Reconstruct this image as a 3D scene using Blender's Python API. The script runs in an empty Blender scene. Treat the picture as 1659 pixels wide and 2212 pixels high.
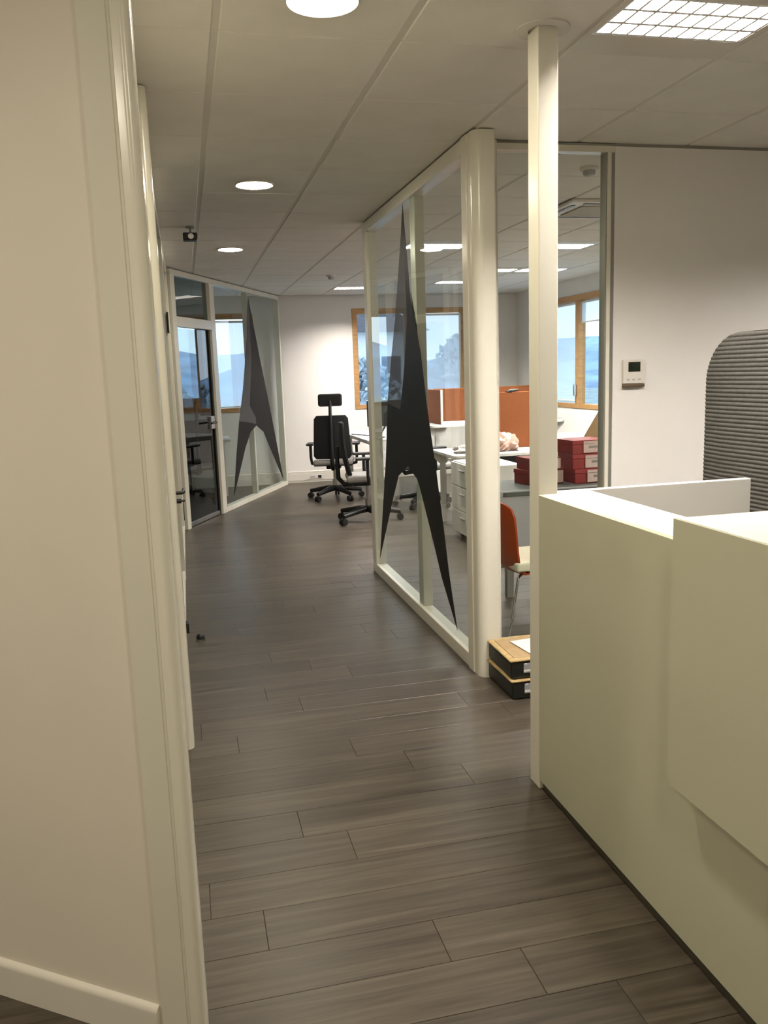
import bpy, bmesh, math, random
from mathutils import Vector, Matrix
random.seed(7)
PI = math.pi
scene = bpy.context.scene
COL = scene.collection

# ------------------------------------------------------------------ camera
YAW, PITCH, ROLL, FPX = 0.228319, 0.167031, -0.033294, 1803.05
EYE = Vector((0.0, 0.0, 1.55))
fwd = Vector((math.sin(YAW) * math.cos(PITCH), math.cos(YAW) * math.cos(PITCH), -math.sin(PITCH)))
rgt = Vector((math.cos(YAW), -math.sin(YAW), 0.0))
upv = rgt.cross(fwd)
r2 = rgt * math.cos(ROLL) + upv * math.sin(ROLL)
u2 = upv * math.cos(ROLL) - rgt * math.sin(ROLL)
cam_data = bpy.data.cameras.new('camera')
cam_data.sensor_fit = 'VERTICAL'
cam_data.sensor_height = 24.0
cam_data.lens = 24.0 * FPX / 2212.0
cam_data.clip_start = 0.02
cam_data.clip_end = 1000
cam = bpy.data.objects.new('camera', cam_data)
COL.objects.link(cam)
cam.matrix_world = Matrix(((r2.x, u2.x, -fwd.x, EYE.x), (r2.y, u2.y, -fwd.y, EYE.y),
                           (r2.z, u2.z, -fwd.z, EYE.z), (0, 0, 0, 1)))
scene.camera = cam

# ------------------------------------------------------------------ world, exposure
world = bpy.data.worlds.new('dusk_sky')
scene.world = world
world.use_nodes = True
bg = world.node_tree.nodes['Background']
bg.inputs[0].default_value = (0.78, 0.88, 1.0, 1)
bg.inputs[1].default_value = 2.6
vs = scene.view_settings
vs.view_transform = 'Standard'
vs.look = 'None'
vs.gamma = 1.0
vs.use_curve_mapping = False
vs.exposure = 0.22
scene.cycles.max_bounces = 10
scene.cycles.diffuse_bounces = 5
scene.cycles.glossy_bounces = 4
scene.cycles.transparent_max_bounces = 16
scene.cycles.caustics_reflective = True
scene.cycles.caustics_refractive = False
scene.cycles.sample_clamp_indirect = 4.0
scene.cycles.use_denoising = True

DOWN_E, DOWN_C = 148.0, (1.0, 0.90, 0.71)      # round corridor downlights
TUBE_E, TUBE_C = 250.0, (1.0, 0.93, 0.86)      # lamp panels in the louvre lights
CEIL = 2.63

# ------------------------------------------------------------------ materials
def new_mat(name):
    m = bpy.data.materials.new(name)
    m.use_nodes = True
    nt = m.node_tree
    for n in list(nt.nodes):
        nt.nodes.remove(n)
    out = nt.nodes.new('ShaderNodeOutputMaterial')
    return m, nt, out

def pmat(name, col, rough=0.5, metal=0.0, spec=0.5, var=0.0, scale=8.0, bump=0.0, bscale=60.0, stretch=None, coat=0.0):
    m, nt, out = new_mat(name)
    p = nt.nodes.new('ShaderNodeBsdfPrincipled')
    p.inputs['Base Color'].default_value = (*col, 1)
    p.inputs['Roughness'].default_value = rough
    p.inputs['Metallic'].default_value = metal
    p.inputs['Specular IOR Level'].default_value = spec
    p.inputs['Coat Weight'].default_value = coat
    nt.links.new(p.outputs[0], out.inputs[0])
    tc = nt.nodes.new('ShaderNodeTexCoord')
    mp = nt.nodes.new('ShaderNodeMapping')
    if stretch:
        mp.inputs['Scale'].default_value = stretch
    nt.links.new(tc.outputs['Object'], mp.inputs[0])
    if var > 0:
        nz = nt.nodes.new('ShaderNodeTexNoise')
        nz.inputs['Scale'].default_value = scale
        nz.inputs['Detail'].default_value = 4
        nt.links.new(mp.outputs[0], nz.inputs['Vector'])
        rp = nt.nodes.new('ShaderNodeValToRGB')
        rp.color_ramp.elements[0].position = 0.3
        rp.color_ramp.elements[1].position = 0.7
        rp.color_ramp.elements[0].color = (*[c * (1 - var) for c in col], 1)
        rp.color_ramp.elements[1].color = (*[min(1, c * (1 + var)) for c in col], 1)
        nt.links.new(nz.outputs[0], rp.inputs[0])
        nt.links.new(rp.outputs[0], p.inputs['Base Color'])
    if bump > 0:
        nb = nt.nodes.new('ShaderNodeTexNoise')
        nb.inputs['Scale'].default_value = bscale
        nt.links.new(mp.outputs[0], nb.inputs['Vector'])
        b = nt.nodes.new('ShaderNodeBump')
        b.inputs['Strength'].default_value = bump
        b.inputs['Distance'].default_value = 0.003
        nt.links.new(nb.outputs[0], b.inputs['Height'])
        nt.links.new(b.outputs[0], p.inputs['Normal'])
    return m

def emat(name, col, e):
    m, nt, out = new_mat(name)
    n = nt.nodes.new('ShaderNodeEmission')
    n.inputs[0].default_value = (*col, 1)
    n.inputs[1].default_value = e
    nt.links.new(n.outputs[0], out.inputs[0])
    return m

def glassmat(name, tint=(0.93, 0.96, 0.95), gloss=1.0):
    m, nt, out = new_mat(name)
    t = nt.nodes.new('ShaderNodeBsdfTransparent')
    t.inputs[0].default_value = (*tint, 1)
    g = nt.nodes.new('ShaderNodeBsdfGlossy')
    g.inputs['Roughness'].default_value = 0.0
    g.inputs[0].default_value = (gloss, gloss, gloss, 1)
    fr = nt.nodes.new('ShaderNodeFresnel')
    fr.inputs[0].default_value = 1.45
    mx = nt.nodes.new('ShaderNodeMixShader')
    ge = nt.nodes.new('ShaderNodeNewGeometry')
    fm = nt.nodes.new('ShaderNodeMath')
    fm.operation = 'SUBTRACT'
    fm.use_clamp = True
    nt.links.new(fr.outputs[0], fm.inputs[0])
    nt.links.new(ge.outputs['Backfacing'], fm.inputs[1])
    nt.links.new(fm.outputs[0], mx.inputs[0])
    nt.links.new(t.outputs[0], mx.inputs[1])
    nt.links.new(g.outputs[0], mx.inputs[2])
    nt.links.new(mx.outputs[0], out.inputs[0])
    return m

def veilmat(name, col, alpha, transl=False):
    """thin film or fabric: part see-through, part diffuse or translucent"""
    m, nt, out = new_mat(name)
    t = nt.nodes.new('ShaderNodeBsdfTransparent')
    d = nt.nodes.new('ShaderNodeBsdfDiffuse')
    d.inputs[0].default_value = (*col, 1)
    last = d
    if transl:
        tr = nt.nodes.new('ShaderNodeBsdfTranslucent')
        tr.inputs[0].default_value = (*col, 1)
        ms = nt.nodes.new('ShaderNodeMixShader')
        ms.inputs[0].default_value = 0.6
        nt.links.new(d.outputs[0], ms.inputs[1])
        nt.links.new(tr.outputs[0], ms.inputs[2])
        last = ms
    mx = nt.nodes.new('ShaderNodeMixShader')
    mx.inputs[0].default_value = alpha
    nt.links.new(t.outputs[0], mx.inputs[1])
    nt.links.new(last.outputs[0], mx.inputs[2])
    nt.links.new(mx.outputs[0], out.inputs[0])
    return m

def woodfloor(name, single):
    """grey-brown vinyl planks; with single=False the plank seams come from a brick texture (far floor)"""
    m, nt, out = new_mat(name)
    N = nt.nodes.new
    L = nt.links.new
    p = N('ShaderNodeBsdfPrincipled')
    tc = N('ShaderNodeTexCoord')
    geo = N('ShaderNodeNewGeometry')
    mp = N('ShaderNodeMapping')
    mp.inputs['Scale'].default_value = (1.1, 22, 1)
    if single:
        oi = N('ShaderNodeObjectInfo')
        rnd = oi.outputs['Random']
    else:
        br = N('ShaderNodeTexBrick')
        br.inputs['Scale'].default_value = 1.0
        br.inputs['Brick Width'].default_value = 1.22
        br.inputs['Row Height'].default_value = 0.178
        br.inputs['Mortar Size'].default_value = 0.0012
        br.inputs['Color1'].default_value = (0, 0, 0, 1)
        br.inputs['Color2'].default_value = (1, 1, 1, 1)
        br.inputs['Mortar'].default_value = (0, 0, 0, 1)
        L(geo.outputs['Position'], br.inputs['Vector'])
        rnd = br.outputs['Color']
    cmb = N('ShaderNodeCombineXYZ')
    mul = N('ShaderNodeMath')
    mul.operation = 'MULTIPLY'
    mul.inputs[1].default_value = 37.0
    L(rnd, mul.inputs[0])
    L(mul.outputs[0], cmb.inputs[0])
    L(mul.outputs[0], cmb.inputs[2])
    add = N('ShaderNodeVectorMath')
    add.operation = 'ADD'
    L(geo.outputs['Position'], add.inputs[0])
    L(cmb.outputs[0], add.inputs[1])
    L(add.outputs[0], mp.inputs[0])
    n1 = N('ShaderNodeTexNoise')
    n1.inputs['Scale'].default_value = 1.6
    n1.inputs['Detail'].default_value = 9
    n1.inputs['Roughness'].default_value = 0.62
    n1.inputs['Distortion'].default_value = 0.5
    L(mp.outputs[0], n1.inputs['Vector'])
    rp = N('ShaderNodeValToRGB')
    e = rp.color_ramp.elements
    e[0].position, e[1].position = 0.30, 0.72
    e[0].color = (0.042, 0.034, 0.025, 1)
    e[1].color = (0.116, 0.095, 0.071, 1)
    em = rp.color_ramp.elements.new(0.5)
    em.color = (0.074, 0.060, 0.045, 1)
    L(n1.outputs[0], rp.inputs[0])
    hs = N('ShaderNodeHueSaturation')
    mr = N('ShaderNodeMapRange')
    mr.inputs['To Min'].default_value = 0.86 if single else 0.75
    mr.inputs['To Max'].default_value = 1.14 if single else 1.25
    L(rnd, mr.inputs['Value'])
    L(mr.outputs[0], hs.inputs['Value'])
    L(rp.outputs[0], hs.inputs['Color'])
    L(hs.outputs[0], p.inputs['Base Color'])
    rr = N('ShaderNodeMapRange')
    rr.inputs['To Min'].default_value = 0.27
    rr.inputs['To Max'].default_value = 0.46
    L(n1.outputs[0], rr.inputs['Value'])
    L(rr.outputs[0], p.inputs['Roughness'])
    p.inputs['Specular IOR Level'].default_value = 0.34
    bp = N('ShaderNodeBump')
    bp.inputs['Strength'].default_value = 0.12
    bp.inputs['Distance'].default_value = 0.002
    L(n1.outputs[0], bp.inputs['Height'])
    L(bp.outputs[0], p.inputs['Normal'])
    L(p.outputs[0], out.inputs[0])
    return m

M = dict(
    wall=pmat('wall_paint', (0.86, 0.83, 0.79), 0.75, var=0.015, scale=3, bump=0.05, bscale=180),
    wallL=pmat('vinyl_wall_panel', (0.80, 0.74, 0.64), 0.62, var=0.015, scale=4, bump=0.04, bscale=220),
    base=pmat('white_skirting', (0.80, 0.76, 0.68), 0.42, var=0.01),
    cream=pmat('cream_lacquered_aluminium', (0.80, 0.77, 0.66), 0.24, spec=0.55, var=0.01),
    greyalu=pmat('grey_aluminium', (0.30, 0.29, 0.25), 0.35, metal=0.3),
    tile=pmat('ceiling_tile_fibre', (0.88, 0.85, 0.79), 0.95, var=0.03, scale=5, bump=0.15, bscale=260),
    tee=pmat('ceiling_grid_steel', (0.74, 0.71, 0.65), 0.6, var=0.01),
    void=pmat('ceiling_void', (0.10, 0.095, 0.085), 0.9, var=0.02),
    plank=woodfloor('plank_vinyl', True),
    floor=woodfloor('plank_vinyl_far', False),
    glass=glassmat('clear_glass'),
    glassd=glassmat('smoked_glass', (0.52, 0.58, 0.58), 1.0),
    wglass=glassmat('window_glass', (0.95, 0.98, 1.0), 0.6),
    film=pmat('charcoal_film', (0.012, 0.012, 0.011), 0.5, spec=0.2, var=0.05),
    filmf=pmat('charcoal_film_far', (0.009, 0.008, 0.008), 0.7, spec=0.1, var=0.05),
    veil=veilmat('translucent_grey_film', (0.11, 0.11, 0.12), 0.62),
    veilf=veilmat('translucent_light_grey_film', (0.12, 0.118, 0.122), 0.88),
    wood=pmat('honey_wood', (0.38, 0.21, 0.08), 0.45, var=0.18, scale=3, stretch=(2, 14, 14)),
    blind=veilmat('roller_blind_fabric', (0.72, 0.80, 0.92), 0.72, True),
    blindd=veilmat('dark_curtain_fabric', (0.16, 0.17, 0.22), 0.93, True),
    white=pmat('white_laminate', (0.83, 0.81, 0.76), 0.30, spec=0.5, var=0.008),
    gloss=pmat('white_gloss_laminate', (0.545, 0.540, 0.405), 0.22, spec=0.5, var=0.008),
    plinth=pmat('dark_plinth', (0.055, 0.05, 0.035), 0.5, var=0.05),
    black=pmat('black_plastic', (0.008, 0.008, 0.008), 0.45, var=0.05),
    blackf=pmat('black_fabric', (0.008, 0.008, 0.009), 0.85, bump=0.3, bscale=500, var=0.1, scale=60),
    greyf=pmat('grey_seat_fabric', (0.33, 0.32, 0.31), 0.85, bump=0.3, bscale=500, var=0.08, scale=60),
    steel=pmat('brushed_steel', (0.55, 0.53, 0.50), 0.3, metal=1.0),
    chrome=pmat('chrome', (0.75, 0.74, 0.72), 0.12, metal=1.0),
    refl=pmat('mirror_louvre', (0.86, 0.85, 0.82), 0.34, metal=1.0),
    orange=pmat('orange_felt', (0.15, 0.037, 0.003), 0.9, var=0.07, scale=40, bump=0.2, bscale=300),
    oranged=pmat('orange_shell_plastic', (0.40, 0.055, 0.008), 0.42, var=0.04),
    creamf=pmat('cream_seat_pad', (0.80, 0.73, 0.55), 0.8, var=0.03, scale=30),
    red=pmat('red_carton', (0.27, 0.018, 0.017), 0.5, var=0.12, scale=10),
    label=pmat('pale_label', (0.88, 0.68, 0.61), 0.55, var=0.05, scale=30),
    ink=pmat('label_print', (0.30, 0.27, 0.25), 0.6, var=0.1),
    greyl=pmat('grey_label', (0.33, 0.34, 0.36), 0.5, var=0.1),
    paper=pmat('white_paper', (0.86, 0.82, 0.78), 0.7, var=0.02),
    tan=pmat('tan_card_rim', (0.50, 0.36, 0.16), 0.55, var=0.2, scale=30),
    card=pmat('brown_cardboard', (0.42, 0.29, 0.15), 0.8, var=0.08, scale=20),
    crate=pmat('black_crate_card', (0.015, 0.016, 0.013), 0.38, var=0.2, scale=12),
    bag=pmat('pinkish_plastic_bag', (0.55, 0.34, 0.28), 0.35, var=0.16, scale=18, bump=0.8, bscale=40),
    pack=pmat('wrapped_pack_plastic', (0.45, 0.42, 0.41), 0.25, var=0.3, scale=14, bump=0.7, bscale=40),
    grey=pmat('light_grey_panel', (0.47, 0.46, 0.46), 0.55, var=0.02),
    gtop=pmat('grey_green_desktop', (0.085, 0.092, 0.082), 0.5, var=0.05),
    rib=pmat('charcoal_ribbed_felt', (0.095, 0.09, 0.08), 0.9, var=0.12, scale=50, bump=0.25, bscale=400),
    lcd=pmat('green_black_lcd', (0.012, 0.018, 0.010), 0.25, var=0.2, scale=60),
    brown=pmat('brown_device_base', (0.13, 0.085, 0.05), 0.5, var=0.05),
    vent=pmat('vent_grille', (0.33, 0.30, 0.22), 0.6, var=0.04),
    dev=pmat('white_device_plastic', (0.76, 0.72, 0.64), 0.4, var=0.01),
    leaf=pmat('haze_tinted_leaves', (0.24, 0.31, 0.36), 0.8, var=0.5, scale=3),  # pale blue of distance haze mixed into the leaf colour
    bark=pmat('tree_bark', (0.10, 0.075, 0.06), 0.9, var=0.3, scale=8),
    hill=pmat('haze_tinted_hill', (0.20, 0.31, 0.47), 1.0, var=0.35, scale=0.12),  # base colour carries the bluish haze of distance
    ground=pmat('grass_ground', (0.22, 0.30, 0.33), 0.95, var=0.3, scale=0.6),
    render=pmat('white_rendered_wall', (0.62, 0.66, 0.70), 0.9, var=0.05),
    roofm=pmat('dark_roof', (0.10, 0.10, 0.12), 0.8, var=0.2),
    pane_d=pmat('dark_window_pane', (0.05, 0.07, 0.10), 0.2, var=0.1),
    down=emat('downlight_glow', DOWN_C, DOWN_E),
    tube=emat('lamp_panel_glow', TUBE_C, TUBE_E),
)

# ------------------------------------------------------------------ mesh helpers
def box(bm, x0, x1, y0, y1, z0, z1, bev=0.0, seg=2):
    vs_ = [bm.verts.new((x, y, z)) for z in (z0, z1) for y in (y0, y1) for x in (x0, x1)]
    fs = [(0, 2, 3, 1), (4, 5, 7, 6), (0, 1, 5, 4), (2, 6, 7, 3), (0, 4, 6, 2), (1, 3, 7, 5)]
    faces = [bm.faces.new([vs_[i] for i in f]) for f in fs]
    if bev > 0:
        ed = list({e for f in faces for e in f.edges})
        bmesh.ops.bevel(bm, geom=ed, offset=bev, segments=seg, profile=0.5, affect='EDGES', clamp_overlap=True)
    return vs_

def prism(bm, pts, z0, z1, axis='Z', bev=0.0):
    """extrude a 2D polygon; axis Z: pts are (x,y); X: pts are (y,z); Y: pts are (x,z)"""
    def P(a, b, c):
        return {'Z': (a, b, c), 'X': (c, a, b), 'Y': (a, c, b)}[axis]
    lo = [bm.verts.new(P(a, b, z0)) for a, b in pts]
    hi = [bm.verts.new(P(a, b, z1)) for a, b in pts]
    n = len(pts)
    faces = [bm.faces.new(lo), bm.faces.new(hi)]
    for i in range(n):
        j = (i + 1) % n
        faces.append(bm.faces.new((lo[i], lo[j], hi[j], hi[i])))
    bmesh.ops.recalc_face_normals(bm, faces=faces)
    if bev > 0:
        ed = list(set(faces[0].edges) | set(faces[1].edges))
        bmesh.ops.bevel(bm, geom=ed, offset=bev, segments=2, profile=0.5, affect='EDGES', clamp_overlap=True)

def tube(bm, pts, rad, n=10, cap=True):
    """round tube along a polyline; rad a number or list"""
    pts = [Vector(p) for p in pts]
    rings = []
    prev = None
    for i, p in enumerate(pts):
        t = (pts[min(i + 1, len(pts) - 1)] - pts[max(i - 1, 0)]).normalized()
        if prev is None:
            a = Vector((0, 0, 1)) if abs(t.z) < 0.9 else Vector((1, 0, 0))
            u = t.cross(a).normalized()
        else:
            u = (prev - t * prev.dot(t)).normalized()
        prev = u
        v = t.cross(u)
        rr = rad[i] if isinstance(rad, (list, tuple)) else rad
        rings.append([bm.verts.new(p + (u * math.cos(2 * PI * k / n) + v * math.sin(2 * PI * k / n)) * rr) for k in range(n)])
    for a, b in zip(rings[:-1], rings[1:]):
        for k in range(n):
            bm.faces.new((a[k], a[(k + 1) % n], b[(k + 1) % n], b[k]))
    if cap:
        bm.faces.new(list(reversed(rings[0])))
        bm.faces.new(rings[-1])

def lathe(bm, prof, n=32, c=(0, 0, 0)):
    """revolve (r,z) profile about a vertical axis through c"""
    rings = []
    for r, z in prof:
        if r < 1e-6:
            rings.append([bm.verts.new((c[0], c[1], c[2] + z))])
        else:
            rings.append([bm.verts.new((c[0] + r * math.cos(2 * PI * k / n), c[1] + r * math.sin(2 * PI * k / n), c[2] + z)) for k in range(n)])
    for a, b in zip(rings[:-1], rings[1:]):
        for k in range(n):
            q = (k + 1) % n
            if len(a) == 1:
                bm.faces.new((a[0], b[q], b[k]))
            elif len(b) == 1:
                bm.faces.new((a[k], a[q], b[0]))
            else:
                bm.faces.new((a[k], a[q], b[q], b[k]))

def mesh_of(bm, name, mat, smooth=True, ang=32):
    bmesh.ops.recalc_face_normals(bm, faces=bm.faces[:])
    lim = math.radians(ang)
    for f in bm.faces:
        f.smooth = smooth
    for e in bm.edges:
        if len(e.link_faces) == 2 and e.calc_face_angle(0.0) > lim:
            e.smooth = False
    me = bpy.data.meshes.new(name)
    bm.to_mesh(me)
    bm.free()
    me.materials.append(M[mat] if isinstance(mat, str) else mat)
    return me

def obj(name, me, parent=None, label=None):
    o = bpy.data.objects.new(name, me)
    COL.objects.link(o)
    if parent is not None:
        o.parent = parent
    if label:
        o['label'] = label
    return o

def part(name, mat, parent, fn, label=None):
    bm = bmesh.new()
    fn(bm)
    o = obj(name, mesh_of(bm, name, mat, ang=50), parent, label)
    wn = o.modifiers.new('weighted_normals', 'WEIGHTED_NORMAL')
    wn.keep_sharp = True
    wn.weight = 80
    return o

def pbox(name, mat, parent, *a, label=None, **k):
    return part(name, mat, parent, lambda bm: box(bm, *a, **k), label)

def tag(o, label, cat, group=None):
    o['label'] = label
    o['category'] = cat
    if group:
        o['group'] = group
    return o

def thing(name, label, cat, loc=(0, 0, 0), rz=0.0, group=None):
    o = bpy.data.objects.new(name, None)
    COL.objects.link(o)
    o.location = loc
    o.rotation_euler = (0, 0, rz)
    o.empty_display_size = 0.1
    return tag(o, label, cat, group)

def struct(o, label=None):
    o['kind'] = 'structure'
    if label:
        o['label'] = label
    return o

def empty_struct(name, label, loc=(0, 0, 0), rz=0.0):
    o = bpy.data.objects.new(name, None)
    COL.objects.link(o)
    o.location = loc
    o.rotation_euler = (0, 0, rz)
    return struct(o, label)

def copy_tree(o, loc, rz, label=None, group=None):
    c = o.copy()
    COL.objects.link(c)
    c.location = loc
    c.rotation_euler = (0, 0, rz)
    if label:
        c['label'] = label
    if group:
        c['group'] = group
    for ch in o.children:
        d = ch.copy()
        COL.objects.link(d)
        d.parent = c
        for g in ch.children:
            k = g.copy()
            COL.objects.link(k)
            k.parent = d
    return c

def arc(cx, cy, r, a0, a1, n=8):
    return [(cx + r * math.cos(math.radians(a0 + (a1 - a0) * i / n)), cy + r * math.sin(math.radians(a0 + (a1 - a0) * i / n))) for i in range(n + 1)]

# ================================================================== THE SETTING
# ---- floor: a base slab, single planks near, printed planks far
bm = bmesh.new()
box(bm, -3.2, 5.1, -2.7, 12.3, -0.12, -0.004)
floor = struct(obj('floor', mesh_of(bm, 'floor', 'floor')), 'grey-brown wood plank floor')
YN = 9.2
pbox('far_planking', 'floor', floor, -3.0, 4.9, YN, 11.95, -0.004, 0.0)
PW, PL = 0.178, 1.22
bm = bmesh.new()
box(bm, -PL / 2 + 0.0006, PL / 2 - 0.0006, -PW / 2 + 0.0007, PW / 2 - 0.0007, -0.004, 0.0, bev=0.0009, seg=1)
plank_me = mesh_of(bm, 'plank', 'plank')
cut_meshes = {}
rows = int((YN - 0.25) / PW)
OFFS = [0.273, 0.655, 0.05, 0.95, 0.46, 1.12, 0.80]
for i in range(rows):
    y = YN - (i + 0.5) * PW
    xl, xr = (-0.2, 3.1) if y > 4.1 else (-1.2, 2.3)
    x = xl - OFFS[(i * 3) % 7]
    while x < xr:
        p = obj('plank', plank_me, floor)
        p.location = (x + PL / 2, y, 0)
        x += PL

# ---- ceiling: void slab, grid tees, single tiles
bm = bmesh.new()
box(bm, -3.2, 5.1, -2.7, 12.3, 2.78, 2.88)
ceiling = struct(obj('ceiling', mesh_of(bm, 'ceiling', 'void')), 'suspended ceiling of square mineral tiles')
GX, GY, GS = 0.175, 2.90, 0.60
bm = bmesh.new()
box(bm, -0.288, 0.288, -0.2965, 0.2965, 0, 0.02, bev=0.004, seg=1)
tile_me = mesh_of(bm, 'ceiling_tile', 'tile')
LOUVRES = [(2, -1), (3, 7), (5, 7), (3, 13), (5, 12), (6, 10), (6, 4), (5, -1), (5, 10), (6, 2), (6, 6)]
AC_CELL = (4, 4)
tiles = 0
XLO, XHI, YLO, YHI = -2.95, 4.88, -2.45, 11.93
blank = bmesh.new()
for i in range(-6, 9):
    for j in range(-9, 16):
        if (i, j) in LOUVRES or (i, j) == AC_CELL:
            continue
        x0, y0 = GX + i * GS, GY + j * GS
        cx_, cy_ = x0 + GS / 2, y0 + GS / 2
        if cx_ > XHI or cx_ < XLO or cy_ < YLO or cy_ > YHI + 0.25:
            continue
        vis = (-1 <= i <= 7 and j >= -3) and not (i > 4 and j < 0)
        if vis:
            t = obj('ceiling_tile', tile_me, ceiling)
            t.location = (cx_, cy_, CEIL)
            tiles += 1
        else:
            box(blank, cx_ - 0.288, cx_ + 0.288, cy_ - 0.2965, cy_ + 0.2965, CEIL, CEIL + 0.02)
o = obj('outer_tiles', mesh_of(blank, 'outer_tiles', 'tile'), ceiling)
o['kind'] = 'stuff'
for i in range(-5, 9):
    x = GX + i * GS
    if XLO < x < XHI:
        pbox('main_tee', 'tee', ceiling, x - 0.012, x + 0.012, -2.5, 11.95, CEIL + 0.005, CEIL + 0.03)
for j in range(-8, 16):
    y = GY + j * GS
    if YLO < y < YHI:
        pbox('cross_tee', 'tee', ceiling, -3.0, 4.9, y - 0.012, y + 0.012, CEIL + 0.006, CEIL + 0.028)

# ---- walls
def wall_with_hole(bm, along, a0, a1, t0, t1, z0, z1, holes):
    """wall slab running along X or Y, thickness t0..t1, rectangular holes (a,b,zl,zh)"""
    def bx(p0, p1, q0, q1):
        if p1 - p0 < 1e-4 or q1 - q0 < 1e-4:
            return
        if along == 'X':
            box(bm, p0, p1, t0, t1, q0, q1)
        else:
            box(bm, t0, t1, p0, p1, q0, q1)
    cur = a0
    for (ha, hb, zl, zh) in sorted(holes):
        bx(cur, ha, z0, z1)
        bx(ha, hb, z0, zl)
        bx(ha, hb, zh, z1)
        cur = hb
    bx(cur, a1, z0, z1)

W1 = (2.40, 4.10, 1.02, 2.44)     # window in the back wall of the open office
W2 = (-0.55, 1.00, 1.05, 2.40)    # window in the back wall of the glazed side office
W3 = (8.30, 11.10, 1.00, 2.42)    # window in the right wall
bm = bmesh.new()
wall_with_hole(bm, 'X', -3.2, 5.1, 11.95, 12.2, 0, 2.78, [W1, W2])
struct(obj('wall_back', mesh_of(bm, 'wall_back', 'wall')), 'white painted far wall of the office')
bm = bmesh.new()
wall_with_hole(bm, 'Y', -2.5, 11.95, 4.9, 5.1, 0, 2.78, [W3])
struct(obj('wall_right', mesh_of(bm, 'wall_right', 'wall')), 'white painted window wall of the open office')
bm = bmesh.new()
box(bm, -3.2, 4.9, -2.7, -2.5, 0, 2.78)
struct(obj('wall_rear', mesh_of(bm, 'wall_rear', 'wall')), 'white painted lobby wall')
bm = bmesh.new()
box(bm, -3.2, -3.0, -2.5, 11.95, 0, 2.78)
struct(obj('wall_side', mesh_of(bm, 'wall_side', 'wall')), 'white painted outer wall of the side rooms')
# lobby wall on the left, running obliquely away from the corner post
WLO = Vector((-0.146, 1.822, 0))
WLD = Vector((-0.818, 0.575, 0)).normalized()
WLA = math.atan2(WLD.y, WLD.x)
wl = pbox('wall_left', 'wallL', None, 0.0, 3.42, -0.09, 0.0, 0, CEIL - 0.002)
wl.location, wl.rotation_euler = WLO, (0, 0, WLA)
struct(wl, 'warm beige lobby wall beside the cream corner post')
def bb(bm):
    pr = [(0, 0.0), (0.014, 0.0), (0.014, 0.082), (0.012, 0.090), (0.007, 0.096), (0, 0.099)]
    prism(bm, [(a, b) for a, b in pr], 0.012, 3.35, axis='X')
bl = part('baseboard_left', 'base', None, bb)
bl.location, bl.rotation_euler = WLO, (0, 0, WLA)
struct(bl, 'cream skirting along the beige lobby wall')
# reception wall (with thermostat), in line with the front glazing
bm = bmesh.new()
box(bm, 2.172, 4.9, 4.0, 4.085, 0, CEIL - 0.016)
wr = struct(obj('wall_reception', mesh_of(bm, 'wall_reception', 'wall')), 'white wall behind the reception desk')
pbox('shadow_gap', 'greyalu', wr, 2.172, 4.9, 4.006, 4.08, CEIL - 0.016, CEIL)
# skirting trunking on the far wall
bm = bmesh.new()
box(bm, 1.36, 4.9, 11.915, 11.95, 0, 0.165, bev=0.004, seg=1)
bk = struct(obj('baseboard_back', mesh_of(bm, 'baseboard_back', 'base')), 'white cable trunking along the far wall')
pbox('trunking_lid', 'base', bk, 1.36, 4.9, 11.910, 11.916, 0.035, 0.130)
bm = bmesh.new()
box(bm, -3.0, 1.30, 11.915, 11.95, 0, 0.165, bev=0.004, seg=1)
struct(obj('baseboard_office', mesh_of(bm, 'baseboard_office', 'base')), 'white trunking in the glazed side office')

# ---- windows
def window(name, label, along, plane, a0, a1, z0, z1, sgn, mull, fr=0.075):
    """wooden window set in a wall; sgn=+1 when outside is the positive direction"""
    w = empty_struct(name, label)
    d0, d1 = sorted((plane - sgn * 0.012, plane + sgn * 0.09))
    def bx(n, m, p0, p1, q0, q1, e0=d0, e1=d1, bev=0.004, parent=w):
        if along == 'X':
            return pbox(n, m, parent, p0, p1, e0, e1, q0, q1, bev=bev, seg=1)
        return pbox(n, m, parent, e0, e1, p0, p1, q0, q1, bev=bev, seg=1)
    bx('frame_top', 'wood', a0, a1, z1 - fr, z1)
    bx('frame_bottom', 'wood', a0, a1, z0, z0 + fr * 0.8)
    bx('frame_side', 'wood', a0, a0 + fr, z0 + fr * 0.8, z1 - fr)
    bx('frame_side', 'wood', a1 - fr, a1, z0 + fr * 0.8, z1 - fr)
    ml = bx('mullion', 'wood', mull - 0.045, mull + 0.045, z0 + fr * 0.8, z1 - fr)
    g0, g1 = sorted((plane + sgn * 0.045, plane + sgn * 0.051))
    for p0, p1 in ((a0 + fr, mull - 0.045), (mull + 0.045, a1 - fr)):
        bx('pane', 'wglass', p0, p1, z0 + fr * 0.8, z1 - fr, g0, g1, 0.0)
    h0, h1 = sorted((plane - sgn * 0.055, plane - sgn * 0.0125))
    bx('handle', 'steel', mull - 0.012, mull + 0.012, z0 + 0.16, z0 + 0.30, h0, h1, 0.004, ml)
    return w

window('window_1', 'wood framed window in the far wall of the open office', 'X', 11.95, *W1[:2], *W1[2:], 1, 3.22)
window('window_2', 'wood framed window seen through the glazed side office', 'X', 11.95, *W2[:2], *W2[2:], 1, 0.25)
window('window_3', 'wide wood framed window in the side wall of the office', 'Y', 4.9, *W3[:2], *W3[2:], 1, 9.93)

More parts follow.
